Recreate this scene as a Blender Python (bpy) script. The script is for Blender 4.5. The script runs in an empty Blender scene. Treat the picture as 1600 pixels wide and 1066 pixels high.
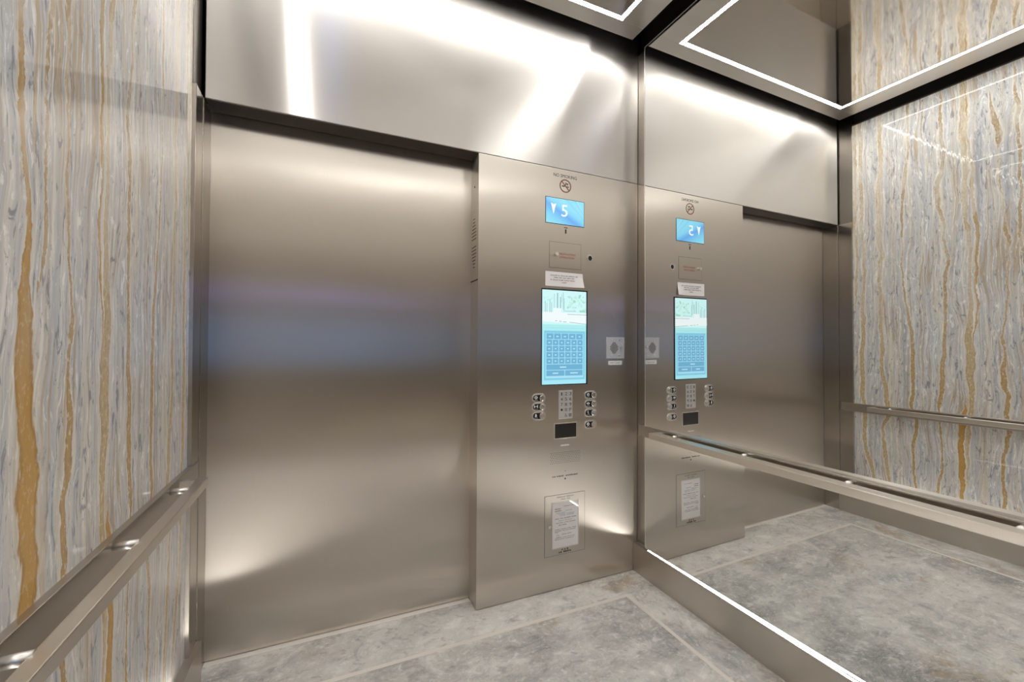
import bpy, bmesh, math, random
from mathutils import Vector, Matrix

random.seed(7)
S = bpy.context.scene
COL = S.collection

# ------------------------------------------------------------------ camera
CAM_POS = (-1.59008, -1.87307, 1.22514)
YAW, PITCH, ROLL, FPX = 0.41647, 0.01153, 0.00527, 664.188
sy_, cy_ = math.sin(YAW), math.cos(YAW)
r_ = Vector((cy_, -sy_, 0))
f_ = Vector((sy_ * math.cos(PITCH), cy_ * math.cos(PITCH), math.sin(PITCH)))
u_ = r_.cross(f_)
r2 = math.cos(ROLL) * r_ + math.sin(ROLL) * u_
u2 = -math.sin(ROLL) * r_ + math.cos(ROLL) * u_
cam_data = bpy.data.cameras.new('camera')
cam = bpy.data.objects.new('camera', cam_data)
COL.objects.link(cam)
cam.matrix_world = Matrix(((r2.x, u2.x, -f_.x, CAM_POS[0]), (r2.y, u2.y, -f_.y, CAM_POS[1]),
                           (r2.z, u2.z, -f_.z, CAM_POS[2]), (0, 0, 0, 1)))
cam_data.sensor_fit = 'HORIZONTAL'
cam_data.sensor_width = 36.0
cam_data.lens = FPX / 1600.0 * 36.0
cam_data.clip_start = 0.02
S.camera = cam

# ------------------------------------------------------------------ light levels, view
LED_CEILING = 58.0
LED_BASE = 34.0
WORLD = 0.0
S.view_settings.view_transform = 'Standard'
S.view_settings.look = 'None'
S.view_settings.gamma = 1.0
S.view_settings.exposure = 0.0
S.view_settings.use_curve_mapping = False
S.cycles.use_adaptive_sampling = False
S.cycles.max_bounces = 20
S.cycles.glossy_bounces = 16
S.cycles.diffuse_bounces = 6
S.cycles.sample_clamp_indirect = 6.0
w = bpy.data.worlds.new('world')
S.world = w
w.use_nodes = True
w.node_tree.nodes['Background'].inputs[0].default_value = (0.9, 0.95, 1.0, 1)
w.node_tree.nodes['Background'].inputs[1].default_value = WORLD

# ------------------------------------------------------------------ room dimensions (metres)
XL, XR = -2.0, 0.0            # side planes of the front corner strips
DEP = 2.49                    # car depth
HD = 2.13                     # head height of the entrance
ZC = 2.87                     # underside of the suspended ceiling panel
XC = -0.936                   # left edge of the operating panel
REC = 0.109                   # how far the door sits behind the front
XM = -2.015                   # marble face

# ------------------------------------------------------------------ helpers
class MB:
    """collects shapes, then links them as ONE mesh object"""
    def __init__(s):
        s.bm = bmesh.new()
        s.mi = 0

    def _tag(s, n0):
        s.bm.faces.ensure_lookup_table()
        for f in s.bm.faces[n0:]:
            f.material_index = s.mi

    def box(s, x0, x1, y0, y1, z0, z1, bev=0.0, seg=2):
        n0 = len(s.bm.faces)
        t = bmesh.new()
        bmesh.ops.create_cube(t, size=1.0)
        for v in t.verts:
            v.co = Vector(((x0 + x1) / 2 + v.co.x * (x1 - x0), (y0 + y1) / 2 + v.co.y * (y1 - y0),
                           (z0 + z1) / 2 + v.co.z * (z1 - z0)))
        if bev > 0:
            bmesh.ops.bevel(t, geom=t.edges[:], offset=bev, segments=seg, profile=0.5, affect='EDGES')
        s._merge(t)
        s._tag(n0)
        return s

    def _merge(s, t):
        m = bpy.data.meshes.new('tmp')
        t.to_mesh(m)
        t.free()
        s.bm.from_mesh(m)
        bpy.data.meshes.remove(m)

    def cyl(s, p0, p1, r, seg=24, r1=None, bev=0.0):
        n0 = len(s.bm.faces)
        p0, p1 = Vector(p0), Vector(p1)
        d = p1 - p0
        t = bmesh.new()
        bmesh.ops.create_cone(t, cap_ends=True, segments=seg, radius1=r, radius2=r if r1 is None else r1, depth=d.length)
        if bev > 0:
            es = [e for e in t.edges if abs(e.verts[0].co.z - e.verts[1].co.z) < 1e-6]
            bmesh.ops.bevel(t, geom=es, offset=bev, segments=2, profile=0.5, affect='EDGES')
        q = d.to_track_quat('Z', 'Y')
        M = Matrix.Translation((p0 + p1) / 2) @ q.to_matrix().to_4x4()
        bmesh.ops.transform(t, matrix=M, verts=t.verts[:])
        s._merge(t)
        s._tag(n0)
        return s

    def plate(s, pts, y0, y1, bev=0.0):
        """outline in x-z extruded from y0 to y1"""
        n0 = len(s.bm.faces)
        t = bmesh.new()
        vs = [t.verts.new((x, y0, z)) for x, z in pts]
        f = t.faces.new(vs)
        r = bmesh.ops.extrude_face_region(t, geom=[f])
        for v in r['geom']:
            if isinstance(v, bmesh.types.BMVert):
                v.co.y = y1
        bmesh.ops.recalc_face_normals(t, faces=t.faces[:])
        if bev > 0:
            es = [e for e in t.edges if abs(e.verts[0].co.y - e.verts[1].co.y) < 1e-7 and abs(e.verts[0].co.y - min(y0, y1)) < 1e-7]
            bmesh.ops.bevel(t, geom=es, offset=bev, segments=2, profile=0.5, affect='EDGES')
        s._merge(t)
        s._tag(n0)
        return s

    def ring(s, cx, cz, ro, ri, y0, y1, seg=40):
        n0 = len(s.bm.faces)
        t = bmesh.new()
        L = []
        for k in range(seg):
            a = 2 * math.pi * k / seg
            c, q = math.cos(a), math.sin(a)
            L.append([t.verts.new((cx + r * c, y, cz + r * q)) for r, y in ((ro, y0), (ri, y0), (ri, y1), (ro, y1))])
        for k in range(seg):
            A, B = L[k], L[(k + 1) % seg]
            for j in range(4):
                t.faces.new((A[j], A[(j + 1) % 4], B[(j + 1) % 4], B[j]))
        bmesh.ops.recalc_face_normals(t, faces=t.faces[:])
        s._merge(t)
        s._tag(n0)
        return s

    def text(s, body, cx, cz, height, y, depth=0.0004, width=None, align='CENTER'):
        n0 = len(s.bm.faces)
        cu = bpy.data.curves.new('txt', 'FONT')
        cu.body = body
        cu.size = 1.0
        cu.align_x = 'LEFT'
        cu.extrude = 0.0
        cu.resolution_u = 3
        o = bpy.data.objects.new('txt', cu)
        COL.objects.link(o)
        dg = bpy.context.evaluated_depsgraph_get()
        dg.update()
        me = bpy.data.meshes.new_from_object(o.evaluated_get(dg))
        bpy.data.objects.remove(o)
        bpy.data.curves.remove(cu)
        xs = [v.co.x for v in me.vertices]
        ys = [v.co.y for v in me.vertices]
        if xs:
            w_, h_ = max(xs) - min(xs), max(ys) - min(ys)
            sc = height / h_
            sx = sc if width is None else width / w_
            for v in me.vertices:
                lx = (v.co.x - (min(xs) + max(xs)) / 2) * sx
                lz = (v.co.y - (min(ys) + max(ys)) / 2) * sc
                v.co = Vector((cx + lx, y, cz + lz))
            t = bmesh.new()
            t.from_mesh(me)
            bmesh.ops.remove_doubles(t, verts=t.verts[:], dist=1e-7)
            r = bmesh.ops.extrude_face_region(t, geom=t.faces[:])
            for v in r['geom']:
                if isinstance(v, bmesh.types.BMVert):
                    v.co.y = y - depth
            bmesh.ops.recalc_face_normals(t, faces=t.faces[:])
            s._merge(t)
        bpy.data.meshes.remove(me)
        s._tag(n0)
        return s

    def words(s, x0, x1, z, h, y, pattern, depth=0.0003):
        """a line of writing too small to read: short strokes grouped into words"""
        tot = sum(pattern) + len(pattern) - 1
        cw = (x1 - x0) / tot
        x = x0
        for n in pattern:
            for k in range(n):
                hh = h * random.choice((0.75, 1.0, 1.0, 0.85))
                wv = cw * random.uniform(0.55, 0.8)
                s.box(x, x + wv, y - depth, y, z - h / 2, z - h / 2 + hh)
                x += cw
            x += cw
        return s

    def build(s, name, mats, parent=None, grain=None, smooth=False):
        me = bpy.data.meshes.new(name)
        off = parent.matrix_world.translation if parent is not None else Vector((0, 0, 0))
        if parent is not None:
            off = world_loc(parent)
        for v in s.bm.verts:
            v.co -= off
        s.bm.normal_update()
        s.bm.to_mesh(me)
        s.bm.free()
        if not isinstance(mats, (list, tuple)):
            mats = [mats]
        for m in mats:
            me.materials.append(m)
        T = Vector(grain if grain else (0, 0, 1))
        uv = me.uv_layers.new(name='UVMap')
        for p in me.polygons:
            n = p.normal
            t = T - n * T.dot(n)
            if t.length < 0.2:
                alt = Vector((1, 0, 0)) if abs(T.x) < 0.9 else Vector((0, 1, 0))
                t = alt - n * alt.dot(n)
            t.normalize()
            b = n.cross(t)
            for li in p.loop_indices:
                co = me.vertices[me.loops[li].vertex_index].co
                uv.data[li].uv = (co.dot(t), co.dot(b))
            p.use_smooth = smooth
        o = bpy.data.objects.new(name, me)
        COL.objects.link(o)
        if parent is not None:
            o.parent = parent
        return o


def world_loc(o):
    v = Vector(o.location)
    p = o.parent
    while p is not None:
        v = v + Vector(p.location)
        p = p.parent
    return v


def tag(o, label, cat, group=None):
    o['label'] = label
    o['category'] = cat
    if group:
        o['group'] = group
    return o


def thing(name, loc, label, cat, group=None):
    o = bpy.data.objects.new(name, None)
    o.empty_display_size = 0.05
    COL.objects.link(o)
    o.location = loc
    return tag(o, label, cat, group)


def structure(o):
    o['kind'] = 'structure'
    return o


def led_bar(x0, x1, y0, y1, z0, z1, up):
    """diffuser bar: material 0 is the lit face (cut into short lengths), material 1 the housing"""
    mb = MB()
    t = bmesh.new()
    alongx = (x1 - x0) > (y1 - y0)
    L = max(x1 - x0, y1 - y0)
    n = max(1, round(L / 0.19))
    zl = z1 if up else z0
    zo = z0 if up else z1
    for k in range(n):
        a, b = k / n, (k + 1) / n
        if alongx:
            q = [(x0 + L * a, y0), (x0 + L * b, y0), (x0 + L * b, y1), (x0 + L * a, y1)]
        else:
            q = [(x0, y0 + L * a), (x1, y0 + L * a), (x1, y0 + L * b), (x0, y0 + L * b)]
        if not up:
            q.reverse()
        t.faces.new([t.verts.new((p[0], p[1], zl)) for p in q])
    c = [(x0, y0), (x1, y0), (x1, y1), (x0, y1)]
    bot = [t.verts.new((p[0], p[1], zo)) for p in c]
    top = [t.verts.new((p[0], p[1], zl)) for p in c]
    side = [t.faces.new(bot[::-1] if up else bot)]
    for k in range(4):
        side.append(t.faces.new([bot[k], bot[(k + 1) % 4], top[(k + 1) % 4], top[k]]))
    for f in side:
        f.material_index = 1
    bmesh.ops.remove_doubles(t, verts=t.verts[:], dist=1e-6)
    mb._merge(t)
    return mb


# ------------------------------------------------------------------ materials
def newmat(name):
    m = bpy.data.materials.new(name)
    m.use_nodes = True
    nt = m.node_tree
    return m, nt, nt.nodes['Principled BSDF']


def nd(nt, t, **kw):
    n = nt.nodes.new(t)
    for k, v in kw.items():
        setattr(n, k, v)
    return n


def mth(nt, op, a, b=None, c=None, clamp=False):
    n = nd(nt, 'ShaderNodeMath', operation=op, use_clamp=clamp)
    for i, v in enumerate((a, b, c)):
        if v is None:
            continue
        if isinstance(v, (int, float)):
            n.inputs[i].default_value = v
        else:
            nt.links.new(v, n.inputs[i])
    return n.outputs[0]


def vec(nt, x, y, z):
    n = nd(nt, 'ShaderNodeCombineXYZ')
    for i, v in enumerate((x, y, z)):
        if isinstance(v, (int, float)):
            n.inputs[i].default_value = v
        else:
            nt.links.new(v, n.inputs[i])
    return n.outputs[0]


def noise(nt, v, scale=1.0, detail=4.0, rough=0.55, dist=0.0):
    n = nd(nt, 'ShaderNodeTexNoise')
    n.inputs['Scale'].default_value = scale
    n.inputs['Detail'].default_value = detail
    n.inputs['Roughness'].default_value = rough
    n.inputs['Distortion'].default_value = dist
    nt.links.new(v, n.inputs['Vector'])
    return n.outputs['Fac']


def ramp(nt, f, stops):
    n = nd(nt, 'ShaderNodeValToRGB')
    el = n.color_ramp.elements
    while len(el) < len(stops):
        el.new(0.5)
    for e, (p, c) in zip(el, stops):
        e.position = p
        e.color = (*c, 1) if len(c) == 3 else c
    nt.links.new(f, n.inputs[0])
    return n.outputs[0]


def mix(nt, f, a, b, mode='MIX'):
    n = nd(nt, 'ShaderNodeMix', data_type='RGBA', blend_type=mode)
    for i, v in ((0, f), (6, a), (7, b)):
        if isinstance(v, (int, float)):
            n.inputs[i].default_value = v
        elif isinstance(v, tuple):
            n.inputs[i].default_value = (*v, 1)
        else:
            nt.links.new(v, n.inputs[i])
    return n.outputs[2]


def sstep(nt, x, lo, hi):
    n = nd(nt, 'ShaderNodeMapRange', interpolation_type='SMOOTHSTEP')
    n.inputs['From Min'].default_value = lo
    n.inputs['From Max'].default_value = hi
    nt.links.new(x, n.inputs['Value'])
    return n.outputs['Result']


def objco(nt):
    tc = nd(nt, 'ShaderNodeTexCoord')
    sp = nd(nt, 'ShaderNodeSeparateXYZ')
    nt.links.new(tc.outputs['Object'], sp.inputs[0])
    return tc.outputs['Object'], sp.outputs[0], sp.outputs[1], sp.outputs[2]


def uvco(nt):
    n = nd(nt, 'ShaderNodeUVMap')
    sp = nd(nt, 'ShaderNodeSeparateXYZ')
    nt.links.new(n.outputs[0], sp.inputs[0])
    return sp.outputs[0], sp.outputs[1]


def simple(name, col, rough=0.5, metal=0.0, spec=0.5):
    m, nt, b = newmat(name)
    b.inputs['Base Color'].default_value = (*col, 1)
    b.inputs['Roughness'].default_value = rough
    b.inputs['Metallic'].default_value = metal
    b.inputs['Specular IOR Level'].default_value = spec
    return m


def emit(name, col, k=1.0):
    m, nt, b = newmat(name)
    b.inputs['Base Color'].default_value = (0.02, 0.02, 0.02, 1)
    b.inputs['Roughness'].default_value = 0.2
    b.inputs['Emission Color'].default_value = (*col, 1)
    b.inputs['Emission Strength'].default_value = k
    if k <= 1.0:
        m.cycles.emission_sampling = 'NONE'     # faint screens: found by reflection, not sampled as lamps
    return m


def steel(name, col=(0.70, 0.652, 0.587), rough=0.25, aniso=0.8, wave=0.0, wave_scale=1.6, streak=0.05, haze=None):
    """brushed stainless; the mesh's U axis (its 'grain' argument) is the direction reflections spread,
    the brush lines run across it"""
    m, nt, b = newmat(name)
    u, v = uvco(nt)
    st = noise(nt, vec(nt, mth(nt, 'MULTIPLY', u, 900.0), mth(nt, 'MULTIPLY', v, 14.0), 0.0), 1.0, 3.0, 0.6)
    sm = noise(nt, vec(nt, mth(nt, 'MULTIPLY', u, 3.0), mth(nt, 'MULTIPLY', v, 2.0), 3.3), 1.0, 4.0, 0.6)
    k = mth(nt, 'ADD', mth(nt, 'MULTIPLY', mth(nt, 'SUBTRACT', st, 0.5), streak * 2), 1.0)
    cb = nd(nt, 'ShaderNodeVectorMath', operation='SCALE')
    cb.inputs[0].default_value = col
    nt.links.new(k, cb.inputs['Scale'])
    nt.links.new(cb.outputs[0], b.inputs['Base Color'])
    b.inputs['Metallic'].default_value = 1.0
    nt.links.new(mth(nt, 'ADD', rough - 0.01, mth(nt, 'MULTIPLY', sm, 0.02)), b.inputs['Roughness'])
    b.inputs['Anisotropic'].default_value = aniso
    tg = nd(nt, 'ShaderNodeTangent', direction_type='UV_MAP')
    tg.uv_map = 'UVMap'
    nt.links.new(tg.outputs[0], b.inputs['Tangent'])
    if wave > 0:
        wv = noise(nt, vec(nt, mth(nt, 'MULTIPLY', u, 1.0), mth(nt, 'MULTIPLY', v, 1.0), 7.7), wave_scale, 0.0, 0.5)
        bp = nd(nt, 'ShaderNodeBump')
        bp.inputs['Strength'].default_value = 1.0
        bp.inputs['Distance'].default_value = wave
        nt.links.new(wv, bp.inputs['Height'])
        nt.links.new(bp.outputs[0], b.inputs['Normal'])
    if haze:        # the long soft tail of a satin finish: (share, roughness)
        g = nd(nt, 'ShaderNodeBsdfAnisotropic')
        g.inputs['Roughness'].default_value = haze[1]
        g.inputs['Anisotropy'].default_value = 0.75
        nt.links.new(cb.outputs[0], g.inputs['Color'])
        nt.links.new(tg.outputs[0], g.inputs['Tangent'])
        if wave > 0:
            nt.links.new(bp.outputs[0], g.inputs['Normal'])
        mx = nd(nt, 'ShaderNodeMixShader')
        mx.inputs[0].default_value = haze[0]
        nt.links.new(b.outputs[0], mx.inputs[1])
        nt.links.new(g.outputs[0], mx.inputs[2])
        nt.links.new(mx.outputs[0], nt.nodes['Material Output'].inputs['Surface'])
    return m


M_DOOR = steel('door_steel', col=(0.635, 0.587, 0.522), rough=0.29, aniso=1.0, wave=0.003)
M_PANEL = steel('panel_steel', col=(0.635, 0.587, 0.522), rough=0.29, aniso=1.0, wave=0.003)
M_TRANSOM = steel('transom_steel', col=(0.75, 0.715, 0.67), rough=0.235, aniso=0.95, wave=0.005, wave_scale=1.3, haze=(0.5, 0.52))
M_TRIM = steel('trim_steel', col=(0.47, 0.43, 0.385), rough=0.22, aniso=0.7)
M_TRIMD = steel('darkened_trim_steel', col=(0.26, 0.235, 0.21), rough=0.22, aniso=0.7)  # trim steel, darkened to imitate a dark reflection
M_BASE = steel('baseboard_steel', col=(0.62, 0.575, 0.515), rough=0.32, aniso=0.6)
M_RAIL = steel('rail_steel', col=(0.79, 0.745, 0.68), rough=0.30, aniso=0.9)
M_BAND = steel('shaded_band_steel', col=(0.52, 0.48, 0.43), rough=0.29, aniso=0.9)  # darker than the rail: shade on the band face put into the colour
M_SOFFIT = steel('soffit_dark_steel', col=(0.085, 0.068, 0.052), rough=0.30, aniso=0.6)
M_BORDER = steel('ceiling_border_steel', col=(0.80, 0.76, 0.71), rough=0.34, aniso=0.4)
M_CEIL = simple('polished_ceiling_steel', (0.84, 0.80, 0.75), 0.05, 1.0)
M_MIRROR = simple('mirror_glass', (0.90, 0.905, 0.89), 0.0, 1.0)
M_EDGE = simple('mirror_edge', (0.85, 0.86, 0.85), 0.2, 1.0)
M_CHROME = simple('chrome', (0.80, 0.78, 0.75), 0.12, 1.0)
M_SATIN = simple('satin_nickel', (0.76, 0.73, 0.68), 0.36, 1.0)
M_BRASS = simple('pale_metal_inlay', (0.93, 0.88, 0.82), 0.40, 0.2)
M_GAP = simple('dark_gap', (0.012, 0.011, 0.010), 0.6)
M_SHAFT = simple('dark_painted_steel', (0.035, 0.030, 0.027), 0.45, 0.3)
M_BLACK = simple('black_plastic', (0.012, 0.012, 0.013), 0.25)
M_INK = simple('black_ink', (0.03, 0.027, 0.025), 0.6)
M_GREYINK = simple('grey_ink', (0.30, 0.29, 0.29), 0.6)
M_BLUEINK = simple('pale_blue_ink', (0.55, 0.62, 0.68), 0.6)
M_RED = simple('red_ink', (0.42, 0.07, 0.06), 0.6)
M_REDGREY = simple('faded_red_ink', (0.42, 0.25, 0.24), 0.6)
M_NSRED = simple('dark_red_ink', (0.20, 0.035, 0.03), 0.5)
M_PAPER = simple('white_paper', (0.92, 0.89, 0.88), 0.6)
M_TAG = simple('white_tag', (0.82, 0.81, 0.80), 0.4)
M_WHITE = simple('white_symbol', (0.80, 0.80, 0.80), 0.5)
M_KEYPAD = simple('keypad_steel', (0.66, 0.64, 0.62), 0.35, 0.55)
M_INTERCOM = simple('intercom_steel', (0.56, 0.56, 0.575), 0.42, 0.3)
M_HOUSING = simple('led_housing', (0.7, 0.7, 0.7), 0.5)
M_LED = emit('led_strip', (1.0, 0.985, 0.96), LED_CEILING)
M_LEDB = emit('base_led_strip', (1.0, 0.97, 0.93), LED_BASE)


def glass_mat():
    """thin clear pane: see-through with a sharp sheen that grows at grazing angles"""
    m, nt, b = newmat('window_glass')
    tr = nd(nt, 'ShaderNodeBsdfTransparent')
    gl = nd(nt, 'ShaderNodeBsdfGlossy')
    gl.inputs['Roughness'].default_value = 0.0
    ge = nd(nt, 'ShaderNodeNewGeometry')
    dt = nd(nt, 'ShaderNodeVectorMath', operation='DOT_PRODUCT')
    nt.links.new(ge.outputs['Incoming'], dt.inputs[0])
    nt.links.new(ge.outputs['Normal'], dt.inputs[1])
    om = mth(nt, 'SUBTRACT', 1.0, mth(nt, 'ABSOLUTE', dt.outputs['Value']))
    fr = mth(nt, 'ADD', 0.04, mth(nt, 'MULTIPLY', 0.96, mth(nt, 'POWER', om, 5.0)))
    mx = nd(nt, 'ShaderNodeMixShader')
    nt.links.new(fr, mx.inputs[0])
    nt.links.new(tr.outputs[0], mx.inputs[1])
    nt.links.new(gl.outputs[0], mx.inputs[2])
    nt.links.new(mx.outputs[0], nt.nodes['Material Output'].inputs['Surface'])
    return m


M_GLASS = glass_mat()

# mapped veins of the stone: (y, z, width) along each vein
VEINS = [
    ('tan', [(-0.126, 2.339, .020), (-0.134, 1.78, .016), (-0.121, 1.096, .026), (-0.126, .703, .022), (-0.14, .49, .022), (-0.182, .331, .016)]),
    ('tan', [(-0.085, 2.78, .018), (-0.086, 2.355, .020), (-0.088, 1.79, .016), (-0.085, 1.2, .0), (-0.085, .4, .0)]),
    ('tan', [(-0.239, 2.911, .026), (-0.24, 2.528, .020), (-0.226, 2.171, .028), (-0.234, 1.764, .024), (-0.229, 1.54, .018), (-0.25, .972, .022), (-0.26, .862, .024), (-0.274, .766, .028), (-0.237, .636, .016), (-0.257, .44, .022), (-0.267, .341, .018)]),
    ('brown', [(-0.392, 2.803, .014), (-0.385, 2.535, .012), (-0.367, 2.308, .018), (-0.359, 2.142, .012), (-0.353, 1.831, .007), (-0.409, 1.141, .020), (-0.403, .865, .016), (-0.425, .75, .018), (-0.405, .547, .016), (-0.413, .321, .012)]),
    ('brown', [(-0.552, 2.735, .012), (-0.563, 2.449, .019), (-0.541, 2.224, .019), (-0.568, 1.912, .012), (-0.58, 1.752, .015), (-0.564, 1.5, .013), (-0.557, 1.145, .018), (-0.551, .995, .021), (-0.534, .872, .016), (-0.54, .666, .009), (-0.548, .506, .010), (-0.53, .343, .013)]),
    ('tan', [(-0.658, 2.677, .030), (-0.662, 2.047, .018), (-0.682, 1.653, .012), (-0.677, 1.459, .022), (-0.675, 1.149, .036), (-0.682, .932, .026), (-0.669, .756, .024), (-0.658, .447, .008)]),
    ('amber', [(-0.684, 2.391, .010), (-0.706, 1.957, .014), (-0.708, 1.457, .010), (-0.66, .95, .0), (-0.641, .752, .024), (-0.636, .598, .027), (-0.634, .307, .020)]),
    ('brown', [(-0.776, 2.656, .010), (-0.805, 2.439, .027), (-0.8, 2.363, .004), (-0.824, 1.919, .010), (-0.841, 1.827, .017), (-0.828, 1.741, .008), (-0.828, 1.447, .007), (-0.811, 1.152, .012), (-0.809, 1.019, .027), (-0.83, .915, .016), (-0.829, .742, .020), (-0.814, .574, .014), (-0.804, .321, .018)]),
    ('brown', [(-0.87, 2.9, .010), (-0.883, 2.241, .014), (-0.883, 1.839, .011), (-0.893, 1.621, .009), (-0.905, 1.37, .007), (-0.915, 1.2, .0), (-0.915, .4, .0)]),
    ('amber', [(-0.93, 2.9, .012), (-0.945, 2.3, .012), (-0.96, 1.8, .013), (-0.955, 1.5, .012), (-0.945, 1.37, .016), (-0.935, 1.155, .048), (-0.925, .869, .044), (-0.925, .657, .030), (-0.93, .4, .02)]),
    ('tan', [(-1.11, 2.9, .012), (-1.10, 2.0, .010), (-1.12, 1.2, .014), (-1.13, .4, .02)]),
    ('amber', [(-1.30, 2.9, .012), (-1.33, 2.0, .022), (-1.31, 1.2, .012), (-1.30, .4, .03)]),
    ('brown', [(-1.55, 2.9, .018), (-1.53, 2.0, .010), (-1.56, 1.2, .024), (-1.55, .4, .02)]),
    ('tan', [(-1.83, 2.9, .03), (-1.85, 2.0, .022), (-1.82, 1.2, .03), (-1.84, .4, .03)]),
    ('amber', [(-2.10, 2.9, .012), (-2.13, 2.0, .022), (-2.11, 1.2, .03), (-2.12, .4, .02)]),
]


def curve(nt, zn, pts):
    n = nd(nt, 'ShaderNodeFloatCurve')
    cm = n.mapping
    cm.use_clip = False
    c = cm.curves[0]
    pts = sorted(pts)
    while len(c.points) < len(pts):
        c.points.new(0.5, 0.5)
    for p, (a, b_) in zip(c.points, pts):
        p.location = (a, b_)
        p.handle_type = 'AUTO_CLAMPED'
    cm.update()
    nt.links.new(zn, n.inputs['Value'])
    return n.outputs[0]


def marble():
    m, nt, b = newmat('veined_marble')
    o, x, y, z = objco(nt)
    # small sideways wander shared by everything
    w1 = noise(nt, vec(nt, 0.0, mth(nt, 'MULTIPLY', y, 2.0), mth(nt, 'MULTIPLY', z, 1.6)), 1.0, 2.0)
    w2 = noise(nt, vec(nt, 1.0, mth(nt, 'MULTIPLY', y, 9.0), mth(nt, 'MULTIPLY', z, 7.0)), 1.0, 3.0)
    yw = mth(nt, 'ADD', y, mth(nt, 'ADD', mth(nt, 'MULTIPLY', mth(nt, 'SUBTRACT', w1, 0.5), 0.10),
                               mth(nt, 'MULTIPLY', mth(nt, 'SUBTRACT', w2, 0.5), 0.022)))
    # layered ground colours
    n1 = noise(nt, vec(nt, 2.0, mth(nt, 'MULTIPLY', yw, 17.0), mth(nt, 'MULTIPLY', z, 0.55)), 1.0, 3.0, 0.5)
    n2 = noise(nt, vec(nt, 5.0, mth(nt, 'MULTIPLY', yw, 70.0), mth(nt, 'MULTIPLY', z, 2.6)), 1.0, 5.0, 0.65)
    n3 = noise(nt, vec(nt, 9.0, mth(nt, 'MULTIPLY', yw, 50.0), mth(nt, 'MULTIPLY', z, 11.0)), 1.0, 5.0, 0.68, 1.6)
    n4 = noise(nt, vec(nt, 4.0, mth(nt, 'MULTIPLY', yw, 30.0), mth(nt, 'MULTIPLY', z, 0.8)), 1.0, 3.0, 0.6)
    ground = ramp(nt, n1, [(0.30, (0.30, 0.315, 0.35)), (0.40, (0.42, 0.425, 0.445)), (0.46, (0.47, 0.465, 0.455)), (0.50, (0.38, 0.385, 0.41)), (0.54, (0.50, 0.475, 0.43)),
                           (0.60, (0.39, 0.40, 0.425)), (0.70, (0.53, 0.50, 0.445))])
    ground = mix(nt, mth(nt, 'MULTIPLY', sstep(nt, n4, 0.54, 0.66), 0.45), ground, (0.46, 0.39, 0.30))
    ground = mix(nt, mth(nt, 'MULTIPLY', sstep(nt, n2, 0.54, 0.66), 0.60), ground, (0.66, 0.65, 0.63))
    ground = mix(nt, mth(nt, 'MULTIPLY', sstep(nt, n2, 0.47, 0.36), 0.55), ground, (0.26, 0.27, 0.305))
    ground = mix(nt, mth(nt, 'MULTIPLY', sstep(nt, n3, 0.565, 0.63), 0.75), ground, (0.15, 0.16, 0.20))
    ground = mix(nt, mth(nt, 'MULTIPLY', sstep(nt, n3, 0.43, 0.36), 0.6), ground, (0.72, 0.715, 0.70))
    # hairline tan streaks
    n5 = noise(nt, vec(nt, 12.0, mth(nt, 'MULTIPLY', yw, 24.0), mth(nt, 'MULTIPLY', z, 0.6)), 1.0, 2.0, 0.5)
    hl = sstep(nt, mth(nt, 'ABSOLUTE', mth(nt, 'SUBTRACT', n5, 0.5)), 0.030, 0.008)
    brk = noise(nt, vec(nt, 15.0, mth(nt, 'MULTIPLY', yw, 6.0), mth(nt, 'MULTIPLY', z, 2.0)), 1.0, 2.0)
    col = mix(nt, mth(nt, 'MULTIPLY', mth(nt, 'MULTIPLY', hl, sstep(nt, brk, 0.42, 0.58)), 0.7), ground, (0.33, 0.245, 0.15))
    # the mapped veins
    zn = mth(nt, 'DIVIDE', z, 3.0)
    low = sstep(nt, z, 2.2, 0.9)
    w3 = noise(nt, vec(nt, 6.0, mth(nt, 'MULTIPLY', y, 3.0), mth(nt, 'MULTIPLY', z, 4.5)), 1.0, 2.0)
    jit = mth(nt, 'ADD', mth(nt, 'ADD', mth(nt, 'MULTIPLY', mth(nt, 'SUBTRACT', w2, 0.5), 0.030), mth(nt, 'MULTIPLY', mth(nt, 'SUBTRACT', w3, 0.5), 0.05)),
              mth(nt, 'MULTIPLY', mth(nt, 'SUBTRACT', n3, 0.5), 0.022))
    yv = mth(nt, 'ADD', y, jit)
    gr = noise(nt, vec(nt, 20.0, mth(nt, 'MULTIPLY', y, 120.0), mth(nt, 'MULTIPLY', z, 60.0)), 1.0, 4.0, 0.7)
    opq = noise(nt, vec(nt, 33.0, mth(nt, 'MULTIPLY', y, 14.0), mth(nt, 'MULTIPLY', z, 5.0)), 1.0, 3.0, 0.6)
    opac = mth(nt, 'ADD', 0.40, mth(nt, 'MULTIPLY', 0.55, mth(nt, 'MAXIMUM', low, sstep(nt, opq, 0.42, 0.58))))
    for kind, pts in VEINS:
        c = mth(nt, 'SUBTRACT', mth(nt, 'MULTIPLY', curve(nt, zn, [(p[1] / 3, (p[0] - .02 + 2.5) / 2.5) for p in pts]), 2.5), 2.5)
        wd = mth(nt, 'DIVIDE', curve(nt, zn, [(p[1] / 3, p[2] * 10) for p in pts]), 20.0)   # half width
        d = mth(nt, 'ABSOLUTE', mth(nt, 'SUBTRACT', yv, c))
        q = mth(nt, 'DIVIDE', d, mth(nt, 'MAXIMUM', wd, 0.0006))
        inside = sstep(nt, q, 1.12, 0.85)
        halo = sstep(nt, q, 2.6, 1.0)
        rim = mth(nt, 'MULTIPLY', sstep(nt, q, 0.55, 0.9), inside)
        pres = sstep(nt, wd, 0.001, 0.003)
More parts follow.
